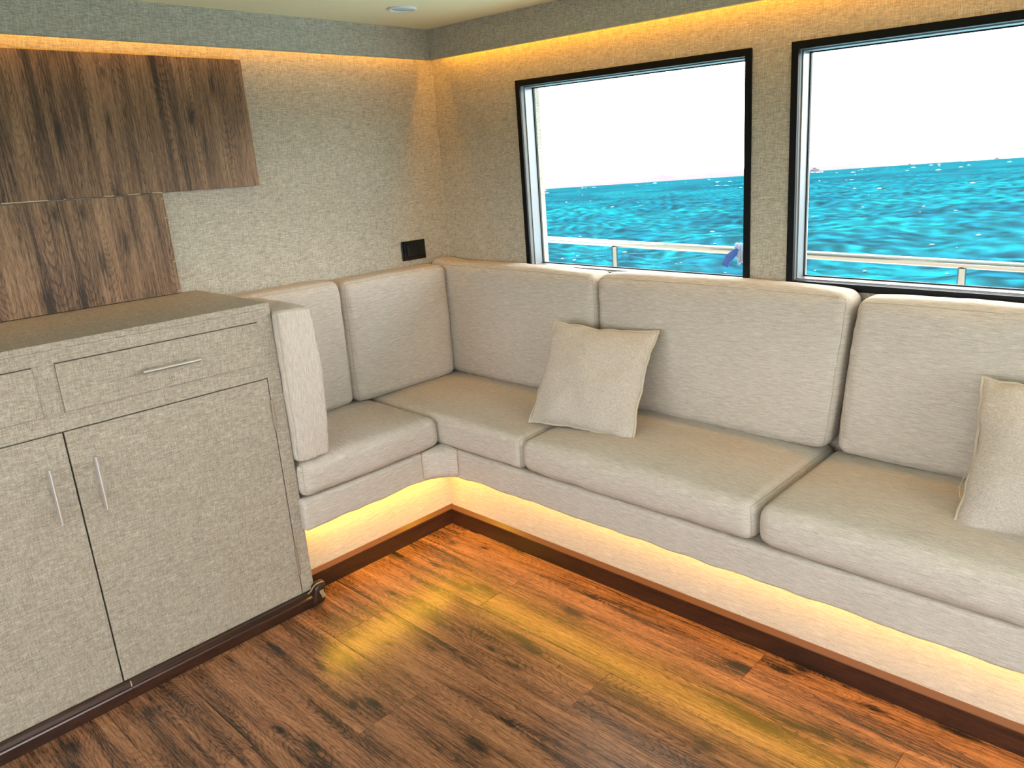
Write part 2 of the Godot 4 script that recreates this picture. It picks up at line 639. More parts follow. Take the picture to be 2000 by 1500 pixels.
# ------------------------------------------------------------------ windows
func build_windows() -> void:
	for i in WINDOWS.size():
		var x0: float = WINDOWS[i][0]
		var x1: float = WINDOWS[i][1]
		var low: float = WINDOWS[i][2]
		var w := setting("window_%d" % (i + 1), ["window with black frame next to the wall corner", "window with black frame right of the pier", "window with black frame beyond the picture's edge"][i])
		var t := 0.021
		# black trim, mitred: four flat bars lying on the wall
		var prof := [Vector2(0, 0), Vector2(0.007, 0), Vector2(0.007, t), Vector2(0, t)]
		for s in 4:
			var st := new_st()
			var a: Vector3
			var b: Vector3
			var inn: Vector3
			match s:
				0:
					a = Vector3(x0, low, 0); b = Vector3(x0, W_HIGH, 0); inn = Vector3.RIGHT
				1:
					a = Vector3(x1, low, 0); b = Vector3(x1, W_HIGH, 0); inn = Vector3.LEFT
				2:
					a = Vector3(x0, W_HIGH, 0); b = Vector3(x1, W_HIGH, 0); inn = Vector3.DOWN
				3:
					a = Vector3(x0, low, 0); b = Vector3(x1, low, 0); inn = Vector3.UP
			var d := (b - a).normalized()
			var z1 := Vector3(0, 0, 0.007)
			var q := [a, b, b + (inn - d) * t, a + (inn + d) * t]
			st.set_smooth_group(-1)
			quad(st, q[0] + z1, q[1] + z1, q[2] + z1, q[3] + z1, Vector3.BACK)
			quad(st, q[0], q[1], q[1] + z1, q[0] + z1, -inn)
			quad(st, q[3] - z1, q[2] - z1, q[2] + z1, q[3] + z1, inn)
			quad(st, q[0], q[3], q[3] + z1, q[0] + z1, -d)
			quad(st, q[1], q[2], q[2] + z1, q[1] + z1, d)
			quad(st, q[0], q[1], q[2], q[3], Vector3.FORWARD)
			part("frame_bar", done(st), M.black_metal, w)
		# light lining of the reveal and the channel that holds the pane
		var o0 := x0 + t
		var o1 := x1 - t
		var l0 := low + t
		var l1 := W_HIGH - t
		var e := 0.009
		part("reveal_lining", boxes_mesh([[Vector3(o0 - e, l0 - e, -0.066), Vector3(o0, l1 + e, -0.0005)], [Vector3(o1, l0 - e, -0.066), Vector3(o1 + e, l1 + e, -0.0005)], [Vector3(o0, l1, -0.066), Vector3(o1, l1 + e, -0.0005)], [Vector3(o0, l0 - e, -0.066), Vector3(o1, l0, -0.0005)]]), M.white_lining, w)
		var c := 0.004
		part("glazing_channel", boxes_mesh([[Vector3(o0, l0, -0.064), Vector3(o0 + c, l1, -0.018)], [Vector3(o1 - c, l0, -0.064), Vector3(o1, l1, -0.018)], [Vector3(o0, l1 - c, -0.064), Vector3(o1, l1, -0.018)], [Vector3(o0, l0, -0.064), Vector3(o1, l0 + c, -0.018)]]), M.aluminium, w)
		var g := 0.0075
		part("gasket", boxes_mesh([[Vector3(o0, l0, -0.068), Vector3(o0 + g, l1, -0.060)], [Vector3(o1 - g, l0, -0.068), Vector3(o1, l1, -0.060)], [Vector3(o0, l1 - g, -0.068), Vector3(o1, l1, -0.060)], [Vector3(o0, l0, -0.068), Vector3(o1, l0 + g, -0.060)]]), M.gasket, w)
		part("pane", box_mesh(Vector3(o0 + 0.002, l0 + 0.002, -0.0665), Vector3(o1 - 0.002, l1 - 0.002, -0.0615)), M.pane_glass, w)


# ------------------------------------------------------------------ outside
func build_outside() -> void:
	# side deck and hull
	var dk := setting("trim_3", "cream side deck outside the windows")
	part("side_deck", box_mesh(Vector3(-3.0, -0.16, -0.86), Vector3(7.0, -0.08, -0.11), 0.01), M.deck_cream, dk)
	part("bulwark", box_mesh(Vector3(-3.0, -0.7, -0.90), Vector3(7.0, 0.05, -0.86), 0.01), M.hull_white, dk)
	# guard rail: a tube on stanchions
	var rail := thing("guard_rail", "stainless steel guard rail on posts outside the windows", "railing", Vector3(0, -0.08, -0.75))
	var slope := -0.0104
	var ry := func(x: float) -> float: return 0.9535 + slope * x + 0.08
	part("top_tube", tube_mesh([Vector3(-2.8, ry.call(-2.8), 0), Vector3(0.5, ry.call(0.5), 0), Vector3(6.8, ry.call(6.8), 0)], 0.0160, 20), M.rail_steel, rail)
	for x in [-1.225, 0.33, 1.885, 3.44, 4.995]:
		var post := new_st()
		tube(post, [Vector3(x, 0, 0), Vector3(x, ry.call(x) - 0.015, 0)], 0.0145, 14)
		tube(post, [Vector3(x, 0, 0), Vector3(x, 0.012, 0)], 0.04, 14)
		part("post", done(post), M.rail_steel, rail)
	# cloth knotted on the rail
	var cx := 1.005
	var cy: float = ry.call(cx) - 0.08
	var cloth := thing("knotted_cloth", "blue and white cloth knotted on the outside rail", "cloth", Vector3(cx, cy, -0.75))
	var st := new_st()
	for j in 3:
		var pts := []
		for i in 14:
			var a := TAU * i / 14.0
			pts.append(Vector3(-0.012 + j * 0.016 + 0.008 * sin(a), cos(a) * 0.026, sin(a) * 0.026))
		tube(st, pts, 0.0095, 8, true)
	part("wrap", done(st), M.pale_cloth, cloth)
	st = new_st()
	for j in 4:
		var s := j * 0.010
		tube(st, [Vector3(0.012 - s * 0.4, 0.01, 0.026), Vector3(-0.008 - s, -0.018, 0.036), Vector3(-0.030 - s * 0.8, -0.045, 0.034), Vector3(-0.040 - s * 0.6, -0.066 + s * 0.3, 0.032)], 0.0085, 8, false, 0.8)
	part("blue_tail", done(st), M.blue_cloth, cloth)
	st = new_st()
	for j in 3:
		tube(st, [Vector3(0.016 + j * 0.010, 0.0, 0.026), Vector3(0.020 + j * 0.012, -0.025, 0.034), Vector3(0.014 + j * 0.014, -0.052 + j * 0.008, 0.030)], 0.009, 8, false, 0.7)
	part("pale_tail", done(st), M.pale_cloth, cloth)

	# the sea: the boat heels a little, so its surface is tilted against the floor
	var n := Vector3(-0.03849, 0.99898, -0.02382).normalized()
	var tang := Vector3.RIGHT - n * n.x
	tang = tang.normalized()
	var basis_sea := Basis(tang, n, tang.cross(n))
	var origin := Vector3(2.6, -1.1, 2.2)
	var na := noise(501)
	var nb := noise(502)
	# waves of many lengths; those shorter than the mesh can carry at that distance are left out
	var waves := func(x: float, z: float, r: float) -> Vector2:
		var cell := r * 0.0095 + 0.02
		var h := 0.0
		var tint := 0.0
		var l := 0.22
		for k in 10:
			var w := clampf(l / cell * 0.4 - 0.5, 0.0, 1.0)
			if w > 0.0:
				var v := na.get_noise_3d(x / l * 0.42 + z / l * 0.1, z / l, k * 17.0)
				h += (1.0 - absf(v) * 2.0) * w * minf(l, 6.0) * 0.045
				tint += nb.get_noise_3d(x / l * 0.36, z / l * 1.1, k * 9.0 + 4.0) * w * (1.0 if l < cell * 12.0 else 0.35 if l < cell * 40.0 else 0.12)
			l *= 2.0
		return Vector2(h - 0.35, tint)
	st = new_st()
	st.set_smooth_group(0)
	var rings := [9.0]
	while rings[-1] < 4600.0: rings.append(rings[-1] * 1.0095)
	var a0 := deg_to_rad(-75.0)
	var a1 := deg_to_rad(20.0)
	var na_steps := 380
	var prev := []
	var prevc := []
	for r in rings:
		var row := []
		var rowc := []
		var fade := clampf(1.6 - r / 700.0, 0.0, 1.0)
		for i in na_steps + 1:
			var a := lerpf(a0, a1, float(i) / na_steps)
			var x: float = sin(a) * r
			var z: float = -cos(a) * r
			var wv: Vector2 = waves.call(x, z, r)
			row.append(Vector3(x, wv.x * fade, z))
			# wave light and shade put into the colour: turquoise to deeper teal streaks
			var m := clampf(0.5 + wv.y * 0.7, 0.0, 1.0)
			rowc.append(Color(0.0014, 0.034, 0.054).lerp(Color(0.0024, 0.064, 0.086), m))
		if prev:
			for i in na_steps:
				for v in [[prev, prevc, i], [row, rowc, i], [row, rowc, i + 1], [prev, prevc, i], [row, rowc, i + 1], [prev, prevc, i + 1]]:
					st.set_color(v[1][v[2]])
					st.add_vertex(v[0][v[2]])
		prev = row
		prevc = rowc
	# calm water on the other sides of the boat
	var calm := [Color(0.0016, 0.044, 0.062)]
	for i in 24:
		var b0 := lerpf(a1, a0 + TAU, i / 24.0)
		var b1 := lerpf(a1, a0 + TAU, (i + 1) / 24.0)
		for v in [Vector3(sin(b0) * 9, 0, -cos(b0) * 9), Vector3(sin(b0) * 4600, 0, -cos(b0) * 4600), Vector3(sin(b1) * 4600, 0, -cos(b1) * 4600), Vector3(sin(b0) * 9, 0, -cos(b0) * 9), Vector3(sin(b1) * 4600, 0, -cos(b1) * 4600), Vector3(sin(b1) * 9, 0, -cos(b1) * 9)]:
			st.set_color(calm[0])
			st.add_vertex(v)
	st.generate_normals()
	var sea := part("sea", st.commit(), M.sea_water, self)
	sea.transform = Transform3D(basis_sea, origin)
	tag(sea, "choppy turquoise sea outside the windows up to the horizon", "sea", "", "stuff")
	# foam flecks on the crests
	st = new_st()
	st.set_smooth_group(-1)
	var r2 := RandomNumberGenerator.new()
	r2.seed = 77
	for i in 420:
		var a := deg_to_rad(r2.randf_range(-70, 16))
		var r := 18.0 * pow(60.0, r2.randf())
		var c := Vector3(sin(a) * r, 0, -cos(a) * r)
		c.y = waves.call(c.x, c.z, r).x * clampf(1.6 - r / 700.0, 0.0, 1.0) + 0.02
		var l := r2.randf_range(0.0012, 0.0042) * r
		var w := l * r2.randf_range(0.10, 0.3)
		var tx := Vector3(cos(a), 0, sin(a))
		var tz := Vector3(sin(a), 0, -cos(a))
		var ring := []
		for k in 7:
			var b := TAU * k / 7.0
			ring.append(c + tx * cos(b) * l * r2.randf_range(0.6, 1.0) + tz * sin(b) * w * 4.0)
		var top := c + Vector3.UP * w * 1.2
		for k in 7: quad(st, top, ring[k], ring[(k + 1) % 7], ring[(k + 1) % 7], Vector3.UP)
	var fm := part("whitecaps", done(st), M.foam, self)
	fm.transform = sea.transform
	tag(fm, "small white foam crests scattered over the sea", "foam", "", "stuff")
	# hazy hills along the horizon
	st = new_st()
	var hn := noise(611, FastNoiseLite.TYPE_SIMPLEX_SMOOTH, 4)
	var hp := []
	for i in 81:
		var a := deg_to_rad(lerpf(-50.0, -15.0, i / 80.0))
		var env_h := clampf((rad_to_deg(a) + 44.0) / 12.0, 0.0, 1.0) * clampf((-20.0 - rad_to_deg(a)) / 5.0, 0.0, 1.0)
		var hh := 3.0 + env_h * (24.0 + 26.0 * hn.get_noise_1d(i * 0.16) + 8.0 * hn.get_noise_1d(i * 0.7 + 40.0))
		hp.append([Vector3(sin(a), 0, -cos(a)), maxf(hh, 2.0)])
	for i in 80:
		for k in 4:
			var f := [0.0, 0.55, 0.85, 1.0, 0.0]
			var dd := [4000.0, 4080.0, 4160.0, 4260.0, 4560.0]
			quad(st, hp[i][0] * dd[k] + Vector3.UP * hp[i][1] * f[k], hp[i + 1][0] * dd[k] + Vector3.UP * hp[i + 1][1] * f[k], hp[i + 1][0] * dd[k + 1] + Vector3.UP * hp[i + 1][1] * f[k + 1], hp[i][0] * dd[k + 1] + Vector3.UP * hp[i][1] * f[k + 1], Vector3.UP * 2.0 - hp[i][0])
	var hills := part("distant_hills", done(st), M.hill_haze, self)
	hills.transform = sea.transform
	tag(hills, "pale hazy hills low on the horizon behind the sea", "hills")
	# far boats
	far_boat("motor_yacht", "small white motor yacht on the horizon beside the window frame", -24.0, 1150.0, 21.0, sea.transform)
	far_boat("ship", "tiny boat on the horizon in the middle of the right window", -18.05, 2600.0, 20.0, sea.transform)
	far_boat("ship", "tiny boat on the horizon near the right edge of the picture", -13.0, 3000.0, 22.0, sea.transform)


func far_boat(called: String, label: String, bearing: float, dist: float, length: float, frame: Transform3D) -> void:
	var a := deg_to_rad(bearing)
	var o := thing(called, label, "boat")
	var at := Vector3(sin(a) * dist, 0, -cos(a) * dist)
	o.transform = frame * Transform3D(Basis(Vector3.UP, -a + 0.25), at)
	var k := length
	var st := new_st()
	st.set_smooth_group(-1)
	var sec := [[-0.5, 0.11, 0.10], [0.0, 0.13, 0.11], [0.3, 0.10, 0.13], [0.5, 0.005, 0.16]]
	for i in sec.size() - 1:
		var p: Array = sec[i]
		var q: Array = sec[i + 1]
		for s in [-1.0, 1.0]:
			quad(st, Vector3(p[0], -0.02, s * p[1] * 0.6) * k, Vector3(q[0], -0.02, s * q[1] * 0.6) * k, Vector3(q[0], q[2], s * q[1]) * k, Vector3(p[0], p[2], s * p[1]) * k, Vector3(0, 0, s))
		quad(st, Vector3(p[0], p[2], -p[1]) * k, Vector3(p[0], p[2], p[1]) * k, Vector3(q[0], q[2], q[1]) * k, Vector3(q[0], q[2], -q[1]) * k, Vector3.UP)
	quad(st, Vector3(-0.5, -0.02, -0.066) * k, Vector3(-0.5, -0.02, 0.066) * k, Vector3(-0.5, 0.10, 0.11) * k, Vector3(-0.5, 0.10, -0.11) * k, Vector3.LEFT)
	part("hull", done(st), M.far_white, o)
	part("cabin", box_mesh(Vector3(-0.34, 0.10, -0.09) * k, Vector3(0.20, 0.19, 0.09) * k), M.far_dark, o)
	part("upper_deck", box_mesh(Vector3(-0.36, 0.19, -0.10) * k, Vector3(0.10, 0.225, 0.10) * k), M.far_white, o)
	part("wheelhouse", box_mesh(Vector3(-0.20, 0.225, -0.07) * k, Vector3(0.02, 0.30, 0.07) * k), M.far_dark, o)
	part("mast", box_mesh(Vector3(-0.10, 0.30, -0.006) * k, Vector3(-0.085, 0.42, 0.006) * k), M.far_white, o)


# ------------------------------------------------------------------ bench
func build_bench() -> void:
	var b := thing("corner_bench", "built-in corner bench under the cushions with dark wood skirting", "bench")
	part("base_panel", box_mesh(Vector3(BX - 0.02, 0.0, BZ), Vector3(BX, SEAT_LOW - 0.02, 1.10)), M.upholstery, b)
	part("base_panel", box_mesh(Vector3(BX - 0.02, 0.0, BZ - 0.02), Vector3(BENCH_END - 0.06, SEAT_LOW - 0.02, BZ)), M.upholstery, b)
	part("seat_board", boxes_mesh([[Vector3(0.002, SEAT_LOW - 0.022, 0.002), Vector3(BENCH_END, SEAT_LOW - 0.003, VZ - 0.018)], [Vector3(0.002, SEAT_LOW - 0.022, VZ - 0.018), Vector3(VX - 0.018, SEAT_LOW - 0.003, 1.10)]]), M.upholstery, b)
	part("end_panel", box_mesh(Vector3(BENCH_END - 0.06, 0.0, 0.002), Vector3(BENCH_END - 0.04, SEAT_LOW - 0.022, BZ), 0.002), M.upholstery, b)
	# padded valance with a soft, slightly uneven lower edge
	var wob := noise(71)
	var run := func(h: Vector3, center: Vector3, along: int) -> Mesh:
		var st := new_st()
		st.set_smooth_group(0)
		blob(st, h, 0.014, 0.03, 4, func(q: Vector3) -> Vector3:
			var s: float = q[along] + center[along]
			var low := clampf(-q.y / h.y, 0.0, 1.0)
			q.y += low * 0.004 * wob.get_noise_1d(s * 9.0)
			q[2 if along == 0 else 0] += 0.0025 * wob.get_noise_2d(s * 6.0, q.y * 14.0)
			return q)
		return done(st)
	var hy := (SEAT_LOW - VAL_LOW) / 2.0
	var my := (SEAT_LOW + VAL_LOW) / 2.0 - 0.001
	part("valance", run.call(Vector3(0.020, hy, (1.112 - 0.630) / 2.0), Vector3(VX - 0.020, my, (1.112 + 0.630) / 2.0), 2), M.upholstery, b, Vector3(VX - 0.020, my, (1.112 + 0.630) / 2.0))
	part("valance", run.call(Vector3((BENCH_END - 0.580) / 2.0, hy, 0.020), Vector3((BENCH_END + 0.580) / 2.0, my, VZ - 0.020), 0), M.upholstery, b, Vector3((BENCH_END + 0.580) / 2.0, my, VZ - 0.020))
	# the bent piece in the corner, with gathered folds
	var p0 := Vector2(VX, 0.640)
	var p1 := Vector2(0.592, VZ)
	var mid := Vector2(VX + 0.022, VZ + 0.028)
	var st := new_st()
	st.set_smooth_group(0)
	var nu := 28
	var nv := 8
	var pt := func(i: int, j: int) -> Vector3:
		var t := float(i) / nu
		var c := p0.lerp(mid, t).lerp(mid.lerp(p1, t), t)
		var g := Vector2(1, 1).normalized() * (0.0022 * sin(t * 26.0) * sin(PI * t) + 0.003)
		var e := absf(float(j) / nv * 2.0 - 1.0)
		c += g - Vector2(1, 1).normalized() * 0.012 * pow(e, 6.0)
		return Vector3(c.x, my - hy + 2.0 * hy * j / nv + 0.001, c.y)
	for i in nu:
		for j in nv:
			quad(st, pt.call(i, j), pt.call(i + 1, j), pt.call(i + 1, j + 1), pt.call(i, j + 1), Vector3(1, 0, 1))
		for e in [0, nv]:
			var back := Vector3(VX - 0.03, pt.call(0, e).y, VZ - 0.03)
			quad(st, pt.call(i, e), pt.call(i + 1, e), back, back, Vector3.UP if e else Vector3.DOWN)
	part("valance_corner", done(st), M.upholstery, b)
	for e in [0, nu]:
		var pts := []
		for j in nv + 1: pts.append(pt.call(e, j) + Vector3(0.001, 0, 0.001))
		part("seam", tube_mesh(pts, 0.0012, 6), M.thread_seam, b)
	# skirting: moulded dark board with a bevelled top, coloured lighter as if strip-lit
	var prof := [Vector2(0, 0), Vector2(0.013, 0), Vector2(0.013, 0.060), Vector2(0, 0.060)]
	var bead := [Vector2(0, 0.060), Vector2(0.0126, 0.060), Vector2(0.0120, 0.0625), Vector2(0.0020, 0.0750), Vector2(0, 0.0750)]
	st = new_st()
	sweep(st, prof, Vector3(BX, 0, BZ), Vector3(BX, 0, 1.104), Vector3.RIGHT, 1.0, 0.0)
	var sk1 := part("skirting", done(st), M.skirting_wood, b)
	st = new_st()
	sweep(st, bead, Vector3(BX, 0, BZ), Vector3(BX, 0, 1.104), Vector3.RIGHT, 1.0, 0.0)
	part("lit_top_bead", done(st), M.lit_bead_wood, sk1)
	st = new_st()
	sweep(st, prof, Vector3(BX, 0, BZ), Vector3(BENCH_END - 0.04, 0, BZ), Vector3.BACK, 1.0, 0.0)
	var sk2 := part("skirting", done(st), M.skirting_wood, b)
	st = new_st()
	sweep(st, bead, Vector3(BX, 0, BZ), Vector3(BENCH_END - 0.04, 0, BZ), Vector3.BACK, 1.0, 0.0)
	part("lit_top_bead", done(st), M.lit_bead_wood, sk2)
	# amber strips under the seat edge
	var sy := VAL_LOW + 0.008
	part("led_strip", box_mesh(Vector3(BX + 0.038, sy, BZ + 0.06), Vector3(BX + 0.050, sy + 0.006, 1.09)), M.led_glow, b)
	part("led_strip", box_mesh(Vector3(BX + 0.06, sy, BZ + 0.038), Vector3(BENCH_END - 0.05, sy + 0.006, BZ + 0.050)), M.led_glow, b)
	strip_light("seat_light", Vector3(BX + 0.044, sy - 0.002, BZ + 0.06), Vector3(BX + 0.044, sy - 0.002, 1.09), 0.012, 0.044)
	strip_light("seat_light", Vector3(BX + 0.06, sy - 0.002, BZ + 0.044), Vector3(BENCH_END - 0.05, sy - 0.002, BZ + 0.044), 0.012, 0.092)


# ------------------------------------------------------------------ cushions
# o: h half size, r edge radius, puff Vector3, seed, wrinkle amount, wrinkle edge axis/sign
func cushion_shape(o: Dictionary) -> Callable:
	var h: Vector3 = o.h
	var puff: Vector3 = o.get("puff", Vector3.ZERO)
	var nn := noise(o.get("seed", 1), FastNoiseLite.TYPE_SIMPLEX_SMOOTH, 2)
	var lump: float = o.get("lump", 0.0025)
	var wr: float = o.get("wrinkle", 0.0)
	var face: int = o.get("face", 2)          # axis of the big face
	var extra = o.get("extra", null)
	return func(q: Vector3) -> Vector3:
		var t := Vector3(q.x / h.x, q.y / h.y, q.z / h.z)
		var f := Vector3(1.0 - pow(absf(t.x), 3.0), 1.0 - pow(absf(t.y), 3.0), 1.0 - pow(absf(t.z), 3.0))
		var p := q
		p.x += t.x * puff.x * f.y * f.z
		p.y += t.y * puff.y * f.x * f.z
		p.z += t.z * puff.z * f.x * f.y
		p += Vector3(nn.get_noise_3d(q.x * 7.0, q.y * 7.0, q.z * 7.0), nn.get_noise_3d(q.x * 7.0 + 50.0, q.y * 7.0, q.z * 7.0), nn.get_noise_3d(q.x * 7.0, q.y * 7.0 + 50.0, q.z * 7.0)) * lump
		if wr > 0.0:
			# short folds running away from the seams
			for ax in 3:
				if ax == face: continue
				var other := 3 - ax - face
				var near := exp(-(1.0 - absf(t[ax])) * h[ax] / 0.035)
				var fold := sin(q[other] * 95.0 + 6.0 * nn.get_noise_2d(q[other] * 6.0, t[ax] * 3.0)) * maxf(nn.get_noise_2d(q[other] * 4.0 + 20.0 * t[ax], 9.0) + 0.15, 0.0)
				p[face] += t[face] * wr * near * fold
		if extra != null: p = extra.call(p, t)
		return p


func cushion(called: String, label: String, group: String, lo: Vector3, hi: Vector3, o: Dictionary, material: String, seam_faces: Array, turn := Vector3.ZERO) -> Node3D:
	var base := Vector3((lo.x + hi.x) / 2.0, lo.y, (lo.z + hi.z) / 2.0)
	var c := thing(called, label, "cushion", base, group)
	c.rotation = turn
	var h := (hi - lo) / 2.0
	o.h = h
	var shape := cushion_shape(o)
	var r: float = o.r
	var st := new_st()
	st.set_smooth_group(0)
	blob(st, h, r, 0.02, 4, shape, null, Vector3(0, h.y, 0))
	part("cover", done(st), M[material], c)
	# stitched welts along the edges of the named faces
	for sf in seam_faces:
		var ax: int = sf[0]
		var side: float = sf[1]
		var b := (ax + 1) % 3
		var d := (ax + 2) % 3
		var pts := []
		var corners := [[-1, -1], [1, -1], [1, 1], [-1, 1]]
		for i in 4:
			var p: Array = corners[i]
			var q: Array = corners[(i + 1) % 4]
			var n := 30
			for k in n:
				var v := Vector3.ZERO
				v[ax] = side * h[ax]
				v[b] = lerpf(p[0], q[0], float(k) / n) * h[b]
				v[d] = lerpf(p[1], q[1], float(k) / n) * h[d]
				pts.append(shape.call(soft(v, h, r)) + Vector3(0, h.y, 0))
		part("welt", tube_mesh(pts, 0.0014, 6, true), M.thread_seam, c)
	return c


func build_cushions() -> void:
	var up := "back cushions of the corner bench"
	var dn := "seat cushions of the corner bench"
	var g := 0.003
	# seats
	cushion("seat_cushion", "beige seat cushion of the short side, beside the cabinet", dn, Vector3(0.02, SEAT_LOW, VZ + g), Vector3(VX, SEAT, 1.100), {"r": 0.032, "puff": Vector3(0.006, 0.012, 0.0), "seed": 3, "lump": 0.003, "wrinkle": 0.002, "face": 1}, "upholstery", [[2, 1.0], [2, -1.0]])
	cushion("seat_cushion", "beige seat cushion in the corner of the bench", dn, Vector3(0.01, SEAT_LOW, 0.01), Vector3(0.918, SEAT, VZ - g), {"r": 0.026, "puff": Vector3(0.0, 0.012, 0.004), "seed": 5, "lump": 0.003, "wrinkle": 0.0015, "face": 1}, "upholstery", [[0, 1.0], [0, -1.0]])
	cushion("seat_cushion", "beige seat cushion below the two windows, with the loose pillow on it", dn, Vector3(0.922, SEAT_LOW, 0.01), Vector3(1.772, SEAT, VZ + 0.004), {"r": 0.038, "puff": Vector3(0.0, 0.018, 0.006), "seed": 7, "lump": 0.003, "wrinkle": 0.002, "face": 1}, "upholstery", [[0, 1.0], [0, -1.0]])
	cushion("seat_cushion", "beige seat cushion at the right edge of the picture", dn, Vector3(1.778, SEAT_LOW, 0.01), Vector3(BENCH_END - 0.01, SEAT, VZ + 0.004), {"r": 0.038, "puff": Vector3(0.0, 0.018, 0.006), "seed": 9, "lump": 0.003, "wrinkle": 0.002, "face": 1}, "upholstery", [[0, 1.0], [0, -1.0]])
	# backs against the left wall
	cushion("back_cushion", "beige back cushion on the left wall behind the upright end cushion", up, Vector3(0.004, SEAT + 0.006, 0.636), Vector3(0.128, 0.972, 1.098), {"r": 0.030, "puff": Vector3(0.012, 0.004, 0.004), "seed": 13, "wrinkle": 0.007, "face": 0}, "upholstery", [[0, 1.0]])
	cushion("back_cushion", "beige back cushion on the left wall below the black socket", up, Vector3(0.004, SEAT + 0.006, 0.134), Vector3(0.134, 0.962, 0.630), {"r": 0.030, "puff": Vector3(0.014, 0.005, 0.005), "seed": 15, "wrinkle": 0.007, "face": 0}, "upholstery", [[0, 1.0]])
	# backs below the windows
	cushion("back_cushion", "beige back cushion in the corner below the left window", up, Vector3(0.006, SEAT + 0.006, 0.004), Vector3(0.918, 0.964, 0.126), {"r": 0.030, "puff": Vector3(0.0, 0.009, 0.012), "seed": 17, "wrinkle": 0.007, "extra": func(p: Vector3, t: Vector3) -> Vector3:
		p.y += 0.014 * exp(-pow((t.x + 1.0) / 0.16, 2.0)) * maxf(t.y, 0.0)
		return p}, "upholstery", [[2, 1.0]])
	cushion("back_cushion", "wide beige back cushion below the pier between the windows", up, Vector3(0.925, SEAT + 0.008, 0.004), Vector3(1.806, 0.966, 0.126), {"r": 0.036, "puff": Vector3(0.004, 0.013, 0.016), "seed": 19, "wrinkle": 0.009, "extra": func(p: Vector3, t: Vector3) -> Vector3:
		p.x += 0.026 * maxf(t.x, 0.0) * t.y
		return p}, "upholstery", [[2, 1.0]])
	cushion("back_cushion", "beige back cushion below the right window", up, Vector3(1.826, SEAT + 0.008, 0.004), Vector3(BENCH_END - 0.01, 0.960, 0.126), {"r": 0.036, "puff": Vector3(0.004, 0.007, 0.016), "seed": 21, "wrinkle": 0.008, "extra": func(p: Vector3, t: Vector3) -> Vector3:
		p.x -= 0.022 * maxf(-t.x, 0.0) * t.y * -1.0
		return p}, "upholstery", [[2, 1.0]])
	# upright end cushion between seat and cabinet
	cushion("end_cushion", "upright beige cushion standing on the seat against the cabinet side", "", Vector3(0.140, SEAT + 0.008, 0.984), Vector3(0.505, 0.975, 1.100), {"r": 0.016, "puff": Vector3(0.006, 0.004, 0.004), "seed": 23, "lump": 0.004, "wrinkle": 0.005, "face": 0, "extra": func(p: Vector3, t: Vector3) -> Vector3:
		# it sags: narrower at the top, fuller below the middle
		if t.z < 0.0:
			p.z += (-0.016 * (1.0 - t.y * t.y) - 0.006 * t.y + 0.003) * -t.z
		return p}, "upholstery_upright", [[0, 1.0]])
	# loose pillows
	pillow("square beige pillow leaning where two back cushions meet", Vector3(1.050, 0.492, 0.395), 0.41, 0.37, Vector3(-0.53, 0.14, -0.01), 0.055, 27)
	pillow("square beige pillow cut off by the right edge of the picture", Vector3(2.415, 0.492, 0.390), 0.42, 0.37, Vector3(-0.50, -0.05, 0.045), 0.062, 29)


func pillow(label: String, at: Vector3, wide: float, high: float, turn: Vector3, thick: float, sd: int) -> void:
	var c := thing("throw_pillow", label, "pillow", at, "loose pillows on the bench")
	c.rotation = turn
	var n := 30
	var nn := noise(sd, FastNoiseLite.TYPE_SIMPLEX_SMOOTH, 2)
	var pt := func(i: int, j: int, s: float) -> Vector3:
		var u := -cos(PI * i / n)
		var v := -cos(PI * j / n)
		u = lerpf(u, float(i) / n * 2.0 - 1.0, 0.5)
		v = lerpf(v, float(j) / n * 2.0 - 1.0, 0.5)
		var x := wide / 2.0 * u * (1.0 - 0.075 * (1.0 - v * v))
		var y := high / 2.0 * v * (1.0 - 0.075 * (1.0 - u * u)) + high / 2.0
		var edge := (1.0 - u * u) * (1.0 - v * v)
		var z := s * thick * pow(maxf(edge, 0.0), 0.48)
		var k := nn.get_noise_3d(u * 2.2, v * 2.2, s) * 0.003 * minf(1.0, edge * 5.0)
		# folds that run in from the corners
		var fold := sin((u * v) * 9.0 + nn.get_noise_2d(u * 3.0, v * 3.0) * 3.0) * 0.003 * exp(-edge * 4.0) * minf(1.0, edge * 30.0)
		x += nn.get_noise_2d(v * 2.6, s + u * 0.2) * 0.006
		y += nn.get_noise_2d(u * 2.6, 7.0 + v * 0.2) * 0.006
		return Vector3(x, y, z + s * (k + fold) + nn.get_noise_2d(u * 1.1 + 9.0, v * 1.1) * 0.010)
	for s in [1.0, -1.0]:
		var st := new_st()
		st.set_smooth_group(0)
		for i in n:
			for j in n:
				quad(st, pt.call(i, j, s), pt.call(i + 1, j, s), pt.call(i + 1, j + 1, s), pt.call(i, j + 1, s), Vector3(0, 0, s))
		part("front_panel" if s > 0 else "back_panel", done(st), M.pillow_cloth, c)
	var pts := []
	for i in n: pts.append(pt.call(i, 0, 0.0))
	for j in n: pts.append(pt.call(n, j, 0.0))
	for i in n: pts.append(pt.call(n - i, n, 0.0))
	for j in n: pts.append(pt.call(0, n - j, 0.0))
	part("welt", tube_mesh(pts, 0.0042, 7, true), M.pillow_seam, c)
	if sd == 29:
		# a loose loop of sewing thread on the side seam
		part("loose_thread", tube_mesh([pt.call(0, 12, 0.0), pt.call(0, 11, 0.0) + Vector3(-0.010, 0, 0.002), pt.call(0, 9, 0.0) + Vector3(-0.016, 0, 0.002), pt.call(0, 7, 0.0) + Vector3(-0.006, 0, 0.0)], 0.0007, 5), M.pillow_seam, c)


